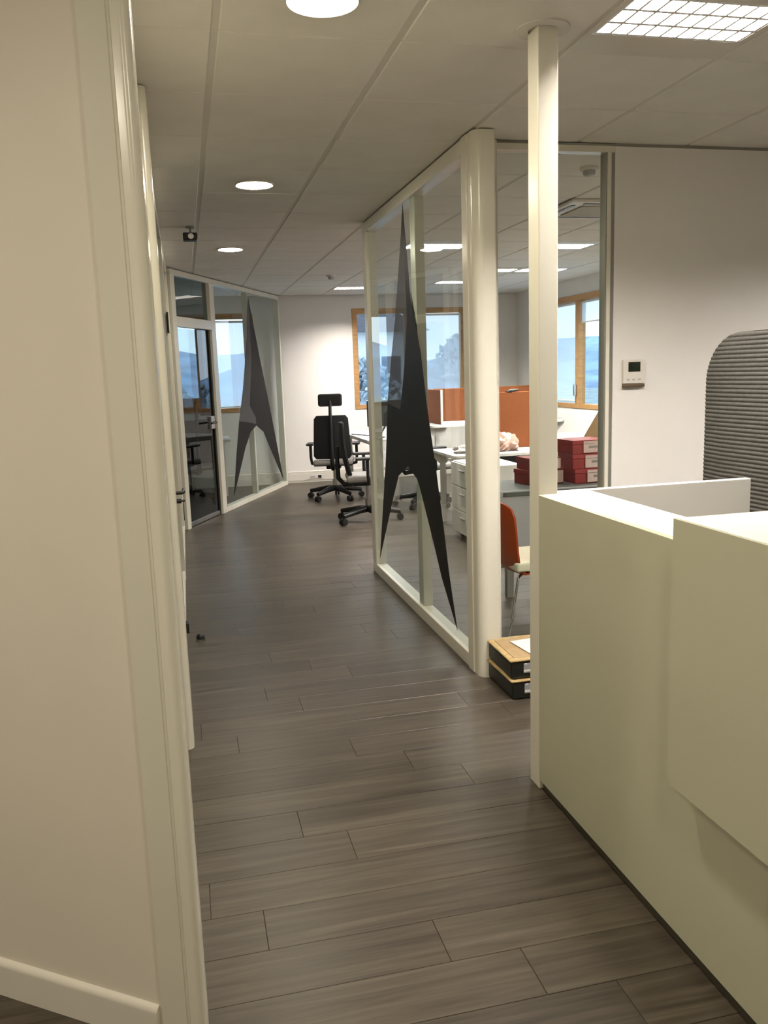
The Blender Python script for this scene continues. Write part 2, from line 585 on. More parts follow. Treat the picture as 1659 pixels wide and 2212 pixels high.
def blind(along, plane, a0, a1, z0, z1, mat, label, folds=0.0):
    b = thing('roller_blind' if not folds else 'curtain', label, 'blind' if not folds else 'curtain')
    n = 40 if folds else 4
    def cloth(bm):
        cols = []
        for k in range(n + 1):
            a = a0 + (a1 - a0) * k / n
            off = folds * math.sin(k * 1.3)
            pts = [(a, plane + off, z) if along == 'X' else (plane + off, a, z) for z in (z0, z1)]
            pts2 = [(a, plane + off + 0.001, z) if along == 'X' else (plane + off + 0.001, a, z) for z in (z0, z1)]
            cols.append([bm.verts.new(p) for p in pts + pts2])
        for c, d in zip(cols[:-1], cols[1:]):
            bm.faces.new((c[0], d[0], d[1], c[1]))
    part('fabric', mat, b, cloth)
    if along == 'X':
        part('roller', 'white', b, lambda bm: tube(bm, [(a0, plane, z1 + 0.012), (a1, plane, z1 + 0.012)], 0.016))
        part('bottom_bar', 'white', b, lambda bm: box(bm, a0, a1, plane - 0.006, plane + 0.006, z0 - 0.015, z0 + 0.003))
    else:
        part('roller', 'white', b, lambda bm: tube(bm, [(plane, a0, z1 + 0.012), (plane, a1, z1 + 0.012)], 0.016))
        part('bottom_bar', 'white', b, lambda bm: box(bm, plane - 0.006, plane + 0.006, a0, a1, z0 - 0.015, z0 + 0.003))
    return b
blind('X', 11.985, 3.28, 4.01, 1.10, 2.33, 'blind', 'lowered pale roller blind on the far wall window behind the orange screens')
blind('Y', 4.930, 9.99, 11.01, 1.10, 2.31, 'blind', 'fully lowered pale roller blind on the side wall window')
blind('Y', 4.930, 8.40, 9.87, 2.08, 2.31, 'blind', 'half raised pale roller blind on the side wall window')
blind('X', 11.985, 0.45, 0.91, 1.13, 2.28, 'blind', 'lowered pale roller blind on the side office window')
blind('X', 11.93, 0.20, 0.42, 1.02, 2.30, 'blindd', 'dark curtain hanging at the side office window', folds=0.012)

# ---- right hand glazed partition with the emblem (plane x = 1.362, runs along y)
gp = thing('glass_partition', 'cream framed glass partition with large charcoal emblem, standing beside the corridor', 'partition', (1.40, 3.9, 0))
inv = Vector((-1.40, -3.9, 0))
def gpart(name, mat, fn, label=None, parent=gp):
    p = part(name, mat, parent, fn, label)
    p.data.transform(Matrix.Translation(inv))
    return p
PX0, PX1 = 1.362, 1.445
# corner post: big rounded nose toward the corridor and the lobby
cp = [(1.362, 4.0), (1.362, 3.93)] + [(1.362, 3.90)] + arc(1.412, 3.868, 0.050, 180, 270, 10) + [(1.46, 3.818), (1.47, 3.826), (1.47, 3.90), (1.478, 3.905), (1.478, 3.985), (1.54, 3.985), (1.54, 4.06), (1.445, 4.06), (1.445, 4.0)]
gpart('corner_post', 'cream', lambda bm: prism(bm, cp, 0, CEIL - 0.006))
gpart('side_strip', 'cream', lambda bm: box(bm, 1.355, 1.374, 3.905, 3.985, 0.0, CEIL - 0.006, bev=0.004))
gpart('top_rail', 'cream', lambda bm: box(bm, PX0, PX1, 3.985, 6.29, CEIL - 0.075, CEIL - 0.006, bev=0.004))
gpart('bottom_rail', 'cream', lambda bm: box(bm, PX0, PX1, 3.985, 6.29, 0.0, 0.075, bev=0.004))
gpart('mullion', 'cream', lambda bm: box(bm, 1.386, PX1, 4.93, 5.035, 0.075, CEIL - 0.075, bev=0.004))
gpart('end_post', 'cream', lambda bm: box(bm, PX0, PX1, 6.18, 6.29, 0.075, CEIL - 0.075, bev=0.004))
gpart('pane', 'glass', lambda bm: box(bm, 1.376, 1.384, 3.985, 4.975, 0.07, CEIL - 0.07))
gpart('pane', 'glass', lambda bm: box(bm, 1.376, 1.384, 4.979, 6.182, 0.07, CEIL - 0.07))
EMB = [(5.147, 2.552), (5.024, 1.992), (4.822, 1.639), (4.721, 1.342), (4.563, 0.98), (4.429, 0.629), (4.364, 0.437), (4.226, 0.128), (4.5, 0.365), (4.644, 0.536), (4.87, 0.785), (4.966, 0.879), (5.193, 0.94), (5.446, 0.848), (5.61, 0.683), (6.106, 0.136), (5.795, 0.945), (5.70, 1.33), (5.343, 1.297), (5.218, 1.551), (5.115, 1.861), (5.132, 2.113), (5.20, 2.39)]
FAC = [(5.20, 2.39), (5.404, 1.901), (5.536, 1.658), (5.70, 1.33), (5.343, 1.297), (5.218, 1.551), (5.115, 1.861), (5.132, 2.113)]
gpart('emblem', 'film', lambda bm: prism(bm, EMB, 1.3745, 1.3758, axis='X'), 'charcoal pointed A shaped emblem on the glass')
gpart('emblem_facet', 'veil', lambda bm: prism(bm, FAC, 1.3745, 1.3758, axis='X'), 'see-through grey facet of the emblem')

# front glazing between corner post and reception wall
fg = thing('front_glazing', 'tall clear glass panel between the cream corner post and the reception wall', 'partition', (1.85, 4.03, 0))
def fpart(name, mat, fn):
    p = part(name, mat, fg, fn)
    p.data.transform(Matrix.Translation((-1.85, -4.03, 0)))
    return p
fpart('top_rail', 'cream', lambda bm: box(bm, 1.541, 2.171, 4.0, 4.06, CEIL - 0.045, CEIL - 0.014, bev=0.003))
fpart('head_gap', 'greyalu', lambda bm: box(bm, 1.541, 2.171, 4.004, 4.056, CEIL - 0.014, CEIL - 0.004))
fpart('bottom_rail', 'cream', lambda bm: box(bm, 1.541, 2.171, 4.0, 4.06, 0, 0.11, bev=0.003))
fpart('edge_frame', 'greyalu', lambda bm: box(bm, 2.122, 2.171, 4.0, 4.06, 0.11, CEIL - 0.045, bev=0.003))
fpart('edge_gasket', 'cream', lambda bm: box(bm, 2.130, 2.150, 3.995, 4.0, 0.11, CEIL - 0.045))
fpart('pane', 'glass', lambda bm: box(bm, 1.54, 2.123, 4.026, 4.034, 0.105, CEIL - 0.042))

# ---- left hand partition along the corridor
lp = thing('corridor_partition', 'cream post and panel partition lining the corridor opposite the emblem glass', 'partition', (-0.10, 2.6, 0))
def lpart(name, mat, fn, parent=lp, label=None, off=Vector((0.10, -2.6, 0))):
    p = part(name, mat, parent, fn, label)
    p.data.transform(Matrix.Translation(off))
    return p
lpart('corner_post', 'cream', lambda bm: prism(bm, [(-0.150, 1.90), (-0.150, 1.806), (-0.096, 1.806), (-0.094, 1.812), (-0.089, 1.812), (-0.087, 1.806)] + arc(-0.066, 1.812, 0.0175, -115, 0, 8) + [(-0.0485, 1.90)], 0, CEIL - 0.005))
lpart('post', 'cream', lambda bm: prism(bm, [(-0.135, 3.52), (-0.135, 3.43), (-0.128, 3.425), (-0.098, 3.425)] + arc(-0.090, 3.452, 0.030, -85, 0, 8) + [(-0.060, 3.52)], 0, CEIL - 0.005))
lpart('panel', 'cream', lambda bm: box(bm, -0.135, -0.095, 1.905, 3.42, 0.0, CEIL - 0.005))
lpart('post', 'cream', lambda bm: box(bm, -0.135, -0.083, 4.50, 4.58, 0, CEIL - 0.005, bev=0.006))
lpart('post', 'cream', lambda bm: box(bm, -0.135, -0.083, 6.50, 6.58, 0, CEIL - 0.005, bev=0.006))
lpart('post', 'cream', lambda bm: box(bm, -0.160, -0.083, 8.55, 8.65, 0, CEIL - 0.005, bev=0.006))
for y0, y1 in ((4.58, 6.50), (6.58, 8.55)):
    lpart('pane', 'glassd', lambda bm: box(bm, -0.113, -0.105, y0, y1, 0.07, CEIL - 0.08))
    lpart('bottom_rail', 'cream', lambda bm: box(bm, -0.135, -0.086, y0, y1, 0.0, 0.075, bev=0.004))
    lpart('top_rail', 'cream', lambda bm: box(bm, -0.135, -0.086, y0, y1, CEIL - 0.08, CEIL - 0.005, bev=0.004))
lpart('transom', 'cream', lambda bm: box(bm, -0.135, -0.086, 3.52, 4.50, 2.12, 2.19, bev=0.004))
lpart('transom_panel', 'cream', lambda bm: box(bm, -0.120, -0.100, 3.52, 4.50, 2.19, CEIL - 0.005))
lpart('holder_bracket', 'black', lambda bm: box(bm, -0.0825, -0.066, 4.86, 4.93, 0.07, 0.13, bev=0.004), label='small black door holder near the floor')
lpart('closer_block', 'black', lambda bm: box(bm, -0.0825, -0.072, 6.46, 6.56, 1.88, 2.03, bev=0.003), label='black closer block')
# door in that partition
d2 = empty_struct('door_2', 'cream corridor door with lever handle and key', (-0.10, 3.53, 0))
def dpart(name, mat, fn, parent=d2, label=None):
    return lpart(name, mat, fn, parent, label, Vector((0.10, -3.53, 0)))
leaf = dpart('door_leaf', 'cream', lambda bm: (box(bm, -0.122, -0.084, 3.525, 3.62, 0.01, 2.115, bev=0.003), box(bm, -0.122, -0.084, 4.40, 4.495, 0.01, 2.115, bev=0.003), box(bm, -0.122, -0.084, 3.62, 4.40, 0.01, 0.12, bev=0.003), box(bm, -0.122, -0.084, 3.62, 4.40, 2.02, 2.115, bev=0.003)))
dpart('pane', 'glassd', lambda bm: box(bm, -0.107, -0.099, 3.61, 4.41, 0.11, 2.03))
dpart('lock_plate', 'dev', lambda bm: box(bm, -0.084, -0.076, 3.555, 3.60, 0.93, 1.12, bev=0.003))
dpart('lever_handle', 'black', lambda bm: (tube(bm, [(-0.08, 3.577, 1.075), (-0.035, 3.577, 1.075), (-0.030, 3.60, 1.075), (-0.030, 3.69, 1.073)], 0.008), ), label='black lever handle')
dpart('lock_cylinder', 'black', lambda bm: tube(bm, [(-0.078, 3.577, 1.040), (-0.042, 3.577, 1.040)], 0.010), label='black lock cylinder')
key = dpart('key', 'black', lambda bm: (tube(bm, [(-0.042, 3.577, 1.040), (-0.026, 3.577, 1.040)], 0.004, 8), prism(bm, [(3.577 + 0.016 * math.cos(t * PI / 6), 1.020 + 0.020 * math.sin(t * PI / 6)) for t in range(12)], -0.036, -0.033, axis='X'), box(bm, -0.036, -0.033, 3.572, 3.583, 0.958, 1.004), box(bm, -0.036, -0.033, 3.575, 3.592, 0.956, 0.966)), label='dark key with a hanging fob')

# ---- far glazed office front, running obliquely (local x along the front)
FO = Vector((-0.08, 8.75, 0))
FA = math.radians(65.6)
ff = thing('glazed_screen', 'oblique glazed office screen with grey emblem meeting the far wall', 'partition', FO, FA)
FL = 3.40
FT = 2.615
pbox('top_rail', 'cream', ff, -0.02, FL, -0.04, 0.04, FT - 0.055, FT, bev=0.004)
pbox('bottom_rail', 'cream', ff, 1.05, FL, -0.04, 0.04, 0.0, 0.06, bev=0.004)
pbox('jamb', 'cream', ff, -0.03, 0.06, -0.045, 0.045, 0.0, FT - 0.055, bev=0.005)
pbox('jamb', 'cream', ff, 0.94, 1.06, -0.045, 0.045, 0.0, FT - 0.055, bev=0.005)
pbox('transom', 'cream', ff, 0.06, 0.94, -0.045, 0.045, 2.06, 2.16, bev=0.004)
pbox('transom_pane', 'glassd', ff, 0.06, 0.94, -0.004, 0.004, 2.16, FT - 0.055)
pbox('mullion', 'cream', ff, 2.14, 2.19, -0.030, 0.04, 0.06, FT - 0.055, bev=0.004)
pbox('end_post', 'cream', ff, FL - 0.06, FL, -0.04, 0.04, 0.06, FT - 0.055, bev=0.004)
pbox('pane', 'glass', ff, 1.06, 2.163, -0.040, -0.033, 0.055, FT - 0.05)
pbox('pane', 'glass', ff, 2.167, FL - 0.05, -0.040, -0.033, 0.055, FT - 0.05)
EF = [(2.172, 2.50), (2.475, 1.773), (2.809, 1.022), (3.19, 0.091), (2.683, 0.598), (2.462, 0.823), (2.207, 0.925), (1.983, 0.859), (1.77, 0.685), (1.288, 0.147), (1.457, 0.637), (1.607, 1.013), (1.867, 0.988), (2.196, 0.942), (2.2, 1.024), (2.001, 1.18), (2.163, 1.77), (2.176, 2.40)]
FF2 = [(2.172, 2.50), (2.045, 2.021), (1.803, 1.394), (1.607, 1.013), (1.867, 0.988), (2.196, 0.942), (2.2, 1.024), (2.001, 1.18), (2.163, 1.77), (2.176, 2.40)]
part('emblem', 'filmf', ff, lambda bm: prism(bm, EF, -0.0430, -0.0415, axis='Y'), 'dark grey pointed A shaped emblem on the glass')
part('emblem_facet', 'veilf', ff, lambda bm: prism(bm, FF2, -0.0430, -0.0415, axis='Y'), 'lighter grey facet of the emblem')
d1 = empty_struct('door_1', 'smoked glass door of the side office', FO, FA)
pbox('door_leaf', 'glassd', d1, 0.065, 0.90, -0.005, 0.005, 0.02, 2.05)
pbox('edge_gasket', 'black', d1, 0.90, 0.937, -0.018, 0.018, 0.01, 2.055, bev=0.002)
pbox('bottom_seal', 'steel', d1, 0.065, 0.90, -0.016, 0.016, 0.008, 0.05, bev=0.003)
pbox('lock_box', 'steel', d1, 0.80, 0.90, -0.028, 0.028, 0.98, 1.12, bev=0.006)
part('lever_handle', 'black', d1, lambda bm: tube(bm, [(0.85, -0.028, 1.05), (0.85, -0.07, 1.05), (0.83, -0.075, 1.05), (0.69, -0.075, 1.05)], 0.011))

# ================================================================== LIGHTS IN THE CEILING
def downlight(x, y, label, group=None):
    t = thing('round_downlight', label, 'ceiling light', (x, y, CEIL), 0, group)
    part('trim_ring', 'dev', t, lambda bm: lathe(bm, [(0.100, 0.002), (0.100, -0.008), (0.106, -0.010), (0.112, -0.006), (0.114, 0.0)], 40))
    part('diffuser', 'down', t, lambda bm: lathe(bm, [(0.100, -0.007), (0.085, -0.012), (0.05, -0.016), (0, -0.018)], 40), 'glowing white diffuser')
    return t
XD = 0.475
downlight(XD, 2.62, 'round glowing downlight in the corridor ceiling nearest the white pole')
downlight(XD, 5.05, 'round glowing downlight in the corridor ceiling beside the emblem glass')
downlight(XD, 7.55, 'round glowing downlight in the corridor ceiling beyond the emblem glass, before the side office')
downlight(XD, 0.20, 'round downlight over the lobby floor')
downlight(-0.725, 0.20, 'round downlight added out of view to brighten the beige lobby wall')  # unseen lamp added to lift the left lobby wall
downlight(-1.925, 1.40, 'extra unseen downlight added to light the beige lobby wall evenly')  # extra lamp outside the view, evens the light on the left wall

def louvre_master():
    t = thing('louvre_light', 'square recessed light with mirror louvre cells above the reception desk', 'ceiling light')
    bx0, bx1, by0, by1, dp = -0.275, 0.275, -0.145, 0.145, 0.036
    def housing(bm):
        for a in ((-0.297, 0.297, -0.297, by0), (-0.297, 0.297, by1, 0.297), (-0.297, bx0, by0, by1), (bx1, 0.297, by0, by1)):
            box(bm, *a, 0.0, 0.006)
        box(bm, bx0 - 0.006, bx0, by0, by1, 0.006, 0.11)
        box(bm, bx1, bx1 + 0.006, by0, by1, 0.006, 0.11)
        box(bm, bx0, bx1, by0 - 0.006, by0, 0.006, 0.11)
        box(bm, bx0, bx1, by1, by1 + 0.006, 0.006, 0.11)
        box(bm, bx0 - 0.006, bx1 + 0.006, by0 - 0.006, by1 + 0.006, 0.11, 0.114)
    part('housing', 'dev', t, housing)
    for k in range(4):
        y = by0 + (by1 - by0) * k / 3
        y = min(max(y, by0 + 0.008), by1 - 0.008)
        part('long_blade', 'refl', t, lambda bm: prism(bm, [(y - 0.0075, 0.0), (y + 0.0075, 0.0), (y + 0.0075, 0.003), (y + 0.002, 0.005), (y + 0.002, dp), (y - 0.002, dp), (y - 0.002, 0.005), (y - 0.0075, 0.003)], bx0, bx1, axis='X'))
    for k in range(10):
        x = bx0 + (bx1 - bx0) * k / 9
        x = min(max(x, bx0 + 0.006), bx1 - 0.006)
        part('cross_blade', 'refl', t, lambda bm: prism(bm, [(x - 0.005, 0.001), (x + 0.005, 0.001), (x + 0.0015, 0.005), (x + 0.0015, dp - 0.004), (x - 0.0015, dp - 0.004), (x - 0.0015, 0.005)], by0 + 0.012, by1 - 0.012, axis='Y'))
    pbox('lamp_panel', 'tube', t, bx0 + 0.003, bx1 - 0.003, by0 + 0.003, by1 - 0.003, 0.040, 0.046, label='glowing lamp panel above the louvre')
    return t
LL = ['square recessed light with mirror louvre cells above the reception desk',
      'recessed louvre light in the open office ceiling just beyond the emblem glass',
      'recessed louvre light in the open office ceiling above the white double desk',
      'recessed louvre light near the far wall, above the high backed chair',
      'recessed louvre light near the far wall, above the orange screens',
      'recessed louvre light close to the side wall window',
      'recessed louvre light over the back of the reception wall',
      'recessed louvre light over the sofa behind the reception desk',
      'recessed louvre light added to brighten the middle of the open office',  # added fill fixture for a brighter office
      'hidden louvre light added behind the reception wall to brighten the office',  # added out of view to raise the office ceiling brightness
      'hidden louvre light added near the white double desk to brighten the office']  # another hidden fixture added for office brightness
def cell(c):
    return (GX + (c[0] + 0.5) * GS, GY + (c[1] + 0.5) * GS, CEIL)
lm = louvre_master()
lm.location = cell(LOUVRES[0])
for c, lab in zip(LOUVRES[1:], LL[1:]):
    copy_tree(lm, cell(c), 0, lab)

# air conditioning cassette
ac = thing('air_conditioner', 'square ceiling air conditioning cassette with grille', 'air conditioner', cell(AC_CELL))
pbox('fascia', 'dev', ac, -0.298, 0.298, -0.298, 0.298, -0.022, 0.004, bev=0.012)
pbox('intake_grille', 'vent', ac, -0.17, 0.17, -0.17, 0.17, -0.030, -0.021, bev=0.006)
for k in range(4):
    s = part('air_slot', 'black', ac, lambda bm: box(bm, -0.19, 0.19, -0.255, -0.225, -0.026, -0.0215, bev=0.002))
    s.rotation_euler = (0, 0, k * PI / 2)

def detector(x, y, label):
    t = thing('smoke_detector', label, 'smoke detector', (x, y, CEIL))
    part('base', 'dev', t, lambda bm: lathe(bm, [(0.052, 0), (0.052, -0.012), (0.046, -0.018), (0, -0.018)], 28))
    part('sensor_head', 'grey', t, lambda bm: lathe(bm, [(0.034, -0.0182), (0.034, -0.036), (0.025, -0.046), (0, -0.048)], 24))
detector(2.28, 4.49, 'smoke detector on the ceiling behind the front glass panel')
detector(1.70, 9.55, 'smoke detector on the ceiling above the black office chairs')
cm = thing('ceiling_camera', 'small black camera bracketed under the corridor ceiling', 'camera', (0.128, 6.46, CEIL))
part('mount', 'greyalu', cm, lambda bm: (lathe(bm, [(0.03, 0), (0.03, -0.012), (0, -0.012)], 20), tube(bm, [(0, 0, -0.012), (0, 0, -0.05)], 0.009)))
pbox('body', 'black', cm, -0.055, 0.045, -0.05, 0.05, -0.10, -0.048, bev=0.008)
part('lens', 'steel', cm, lambda bm: tube(bm, [(0, -0.0505, -0.076), (0, -0.07, -0.076)], 0.020, 16))
pbox('lamp', 'dev', cm, 0.046, 0.062, -0.02, 0.02, -0.082, -0.058, bev=0.004)

# ================================================================== RECEPTION
rd = thing('reception_desk', 'white reception desk with raised box counter and return panel', 'reception desk', (1.4, 1.6, 0))
def rpart(name, mat, *a, **k):
    p = pbox(name, mat, rd, *a, **k)
    p.data.transform(Matrix.Translation((-1.4, -1.6, 0)))
    return p
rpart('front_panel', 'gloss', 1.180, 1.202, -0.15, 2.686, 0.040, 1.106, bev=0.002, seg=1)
rpart('plinth', 'plinth', 1.196, 1.212, -0.15, 2.685, 0.0, 0.040)
rpart('counter_slab', 'white', 1.2025, 1.388, 1.762, 2.686, 1.078, 1.106, bev=0.002, seg=1)
rpart('return_panel', 'white', 1.258, 2.058, 2.722, 2.755, 0.0, 1.106, bev=0.002, seg=1)
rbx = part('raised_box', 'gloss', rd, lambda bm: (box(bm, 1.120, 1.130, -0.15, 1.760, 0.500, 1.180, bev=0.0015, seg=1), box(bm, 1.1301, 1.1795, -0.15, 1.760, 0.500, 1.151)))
rbx.data.transform(Matrix.Translation((-1.4, -1.6, 0)))
rpart('raised_top', 'white', 1.1305, 1.900, -0.15, 1.760, 1.152, 1.180, bev=0.002, seg=1)
rpart('raised_end', 'white', 1.205, 1.880, 1.726, 1.756, 0.0, 1.151, bev=0.002, seg=1)
rpart('corner_slab', 'white', 1.2565, 1.388, 2.687, 2.7215, 1.078, 1.106, bev=0.0)
rpart('worktop', 'white', 1.206, 2.000, 1.762, 2.686, 0.715, 0.740, bev=0.002, seg=1)

pl = thing('support_pole', 'square cream steel pole rising from the desk corner to a round ceiling collar', 'pole', (1.218, 2.73, 0))
pbox('shaft', 'cream', pl, -0.036, 0.036, -0.042, 0.042, 0, CEIL - 0.002, bev=0.004)
collar = part('ceiling_collar', 'tee', pl, lambda bm: lathe(bm, [(0.048, 0), (0.088, 0.0), (0.088, -0.005), (0.078, -0.008), (0.053, -0.008), (0.048, -0.004)], 40))
collar.location = (0, 0, CEIL - 0.0005)

th = thing('thermostat', 'small white wall thermostat with dark display', 'thermostat', (2.285, 3.9995, 1.505))
pbox('casing', 'dev', th, -0.062, 0.062, -0.018, 0.0, -0.062, 0.062, bev=0.004)
pbox('display', 'lcd', th, -0.033, 0.035, -0.0195, -0.018, 0.0, 0.050, bev=0.0)
for k in range(3):
    pbox('button', 'grey', th, -0.040 + k * 0.032, -0.026 + k * 0.032, -0.0205, -0.018, -0.044, -0.036)
pbox('base_edge', 'brown', th, -0.062, 0.062, -0.020, -0.002, -0.078, -0.0625, bev=0.003)

# high backed acoustic sofa: ribbed wing beside the desk
sf = thing('acoustic_sofa', 'charcoal high backed acoustic sofa with ribbed rounded wing', 'sofa', (2.95, 2.75, 0), math.radians(4))
def wing(bm, x_in, thick, sgn):
    """upright panel in the local YZ plane, horizontal ribs on the outside, rounded far top corner"""
    ymin, ymax, z0, z1, R = -0.75, 0.66, 0.06, 1.665, 0.215
    pitch, amp, sub = 0.0182, 0.0042, 6
    n = int((z1 - z0) / pitch) * sub
    rows = []
    for i in range(n + 1):
        z = z0 + (z1 - z0) * i / n
        if z > z1 - R:
            dz = z - (z1 - R)
            ym = ymax - R + math.sqrt(max(R * R - dz * dz, 0.0001))
        else:
            ym = ymax
        ph = (z - z0) / pitch
        off = amp * abs(math.sin(PI * ph))
        m_ = 10
        ro = []
        for k in range(m_ + 1):
            y = ymin + (ym - ymin) * k / m_
            e = min(1.0, (ym - y) / 0.03)
            ro.append((x_in + sgn * (thick * (0.55 + 0.45 * math.sqrt(max(0, 1 - (1 - e) ** 2))) + off), y, z))
        ri = [(x_in, ymin + (ym - ymin) * k / m_, z) for k in range(m_, -1, -1)]
        rows.append([bm.verts.new(p) for p in ro + ri])
    for a, b in zip(rows[:-1], rows[1:]):
        q = len(a)
        for k in range(q):
            bm.faces.new((a[k], a[(k + 1) % q], b[(k + 1) % q], b[k]))
    bm.faces.new(list(reversed(rows[0])))
    bm.faces.new(rows[-1])
part('wing', 'rib', sf, lambda bm: wing(bm, -0.585, 0.05, -1), 'ribbed charcoal wing')
part('wing', 'rib', sf, lambda bm: wing(bm, 0.585, 0.05, 1))
pbox('backrest', 'rib', sf, -0.58, 0.58, -0.75, -0.62, 0.10, 1.60, bev=0.03)
pbox('seat_cushion', 'rib', sf, -0.575, 0.575, -0.61, 0.18, 0.14, 0.44, bev=0.04)
for sx in (-0.5, 0.5):
    for sy in (-0.68, 0.10):
        pbox('foot', 'black', sf, sx - 0.02, sx + 0.02, sy - 0.02, sy + 0.02, 0, 0.14)

# stacked black trays on the floor by the corner post
def crate(z, label, rz):
    c = thing('storage_tray', label, 'tray', (1.655, 3.665, z), rz, 'black stacked trays on the floor')
    pbox('body', 'crate', c, -0.25, 0.25, -0.165, 0.165, 0.0, 0.087, bev=0.014, seg=3)
    def rim(bm):
        box(bm, -0.258, 0.258, -0.172, -0.140, 0.0865, 0.0985, bev=0.005)
        box(bm, -0.258, 0.258, 0.140, 0.172, 0.0865, 0.0985, bev=0.005)
        box(bm, -0.258, -0.226, -0.141, 0.141, 0.0865, 0.0985, bev=0.005)
        box(bm, 0.226, 0.258, -0.141, 0.141, 0.0865, 0.0985, bev=0.005)
    part('rim', 'tan', c, rim, 'tan rim')
    pbox('contents', 'card', c, -0.224, 0.224, -0.138, 0.138, 0.0872, 0.0965)
    lb = pbox('label_plate', 'greyl', c, -0.190, -0.03, -0.1685, -0.1655, 0.030, 0.078)
    pbox('label_stripe', 'paper', lb, -0.190, -0.03, -0.1695, -0.1688, 0.036, 0.046)
    for k in range(5):
        pbox('label_notch', 'paper', lb, -0.186 + k * 0.028, -0.174 + k * 0.028, -0.1695, -0.1688, 0.072, 0.078)
    return c
crate(0.0, 'lower black tray with tan rim under another tray by the corner post', 0.0)
crate(0.0995, 'upper black tray holding papers, stacked beside the corner post', math.radians(-1.0))
ppr = pbox('paper_sheet', 'paper', None, -0.14, 0.14, -0.10, 0.10, 0.0, 0.003)
ppr.location, ppr.rotation_euler = (1.645, 3.67, 0.199), (0, 0, 0.12)
tag(ppr, 'white paper sheets lying on the upper black tray', 'paper')

# door stop on the floor
ds = thing('door_stop', 'small black dome door stop on the plank floor', 'door stop', (-0.005, 4.94, 0))
part('base', 'steel', ds, lambda bm: lathe(bm, [(0.030, 0.0), (0.030, 0.008), (0.0, 0.008)], 20))
part('rubber_dome', 'black', ds, lambda bm: lathe(bm, [(0.026, 0.0082), (0.026, 0.022), (0.018, 0.034), (0, 0.038)], 20))

# wall sockets in the far trunking
so = thing('wall_socket', 'double socket with dark insert in the far wall trunking', 'socket', (1.80, 11.9095, 0.08))
pbox('plate', 'dev', so, -0.12, 0.06, -0.004, 0.0, -0.028, 0.028, bev=0.002)
pbox('socket_insert', 'black', so, 0.005, 0.055, -0.007, -0.0042, -0.020, 0.020, bev=0.003)
pbox('switch_insert', 'grey', so, -0.105, -0.045, -0.006, -0.0042, -0.014, 0.014, bev=0.002)

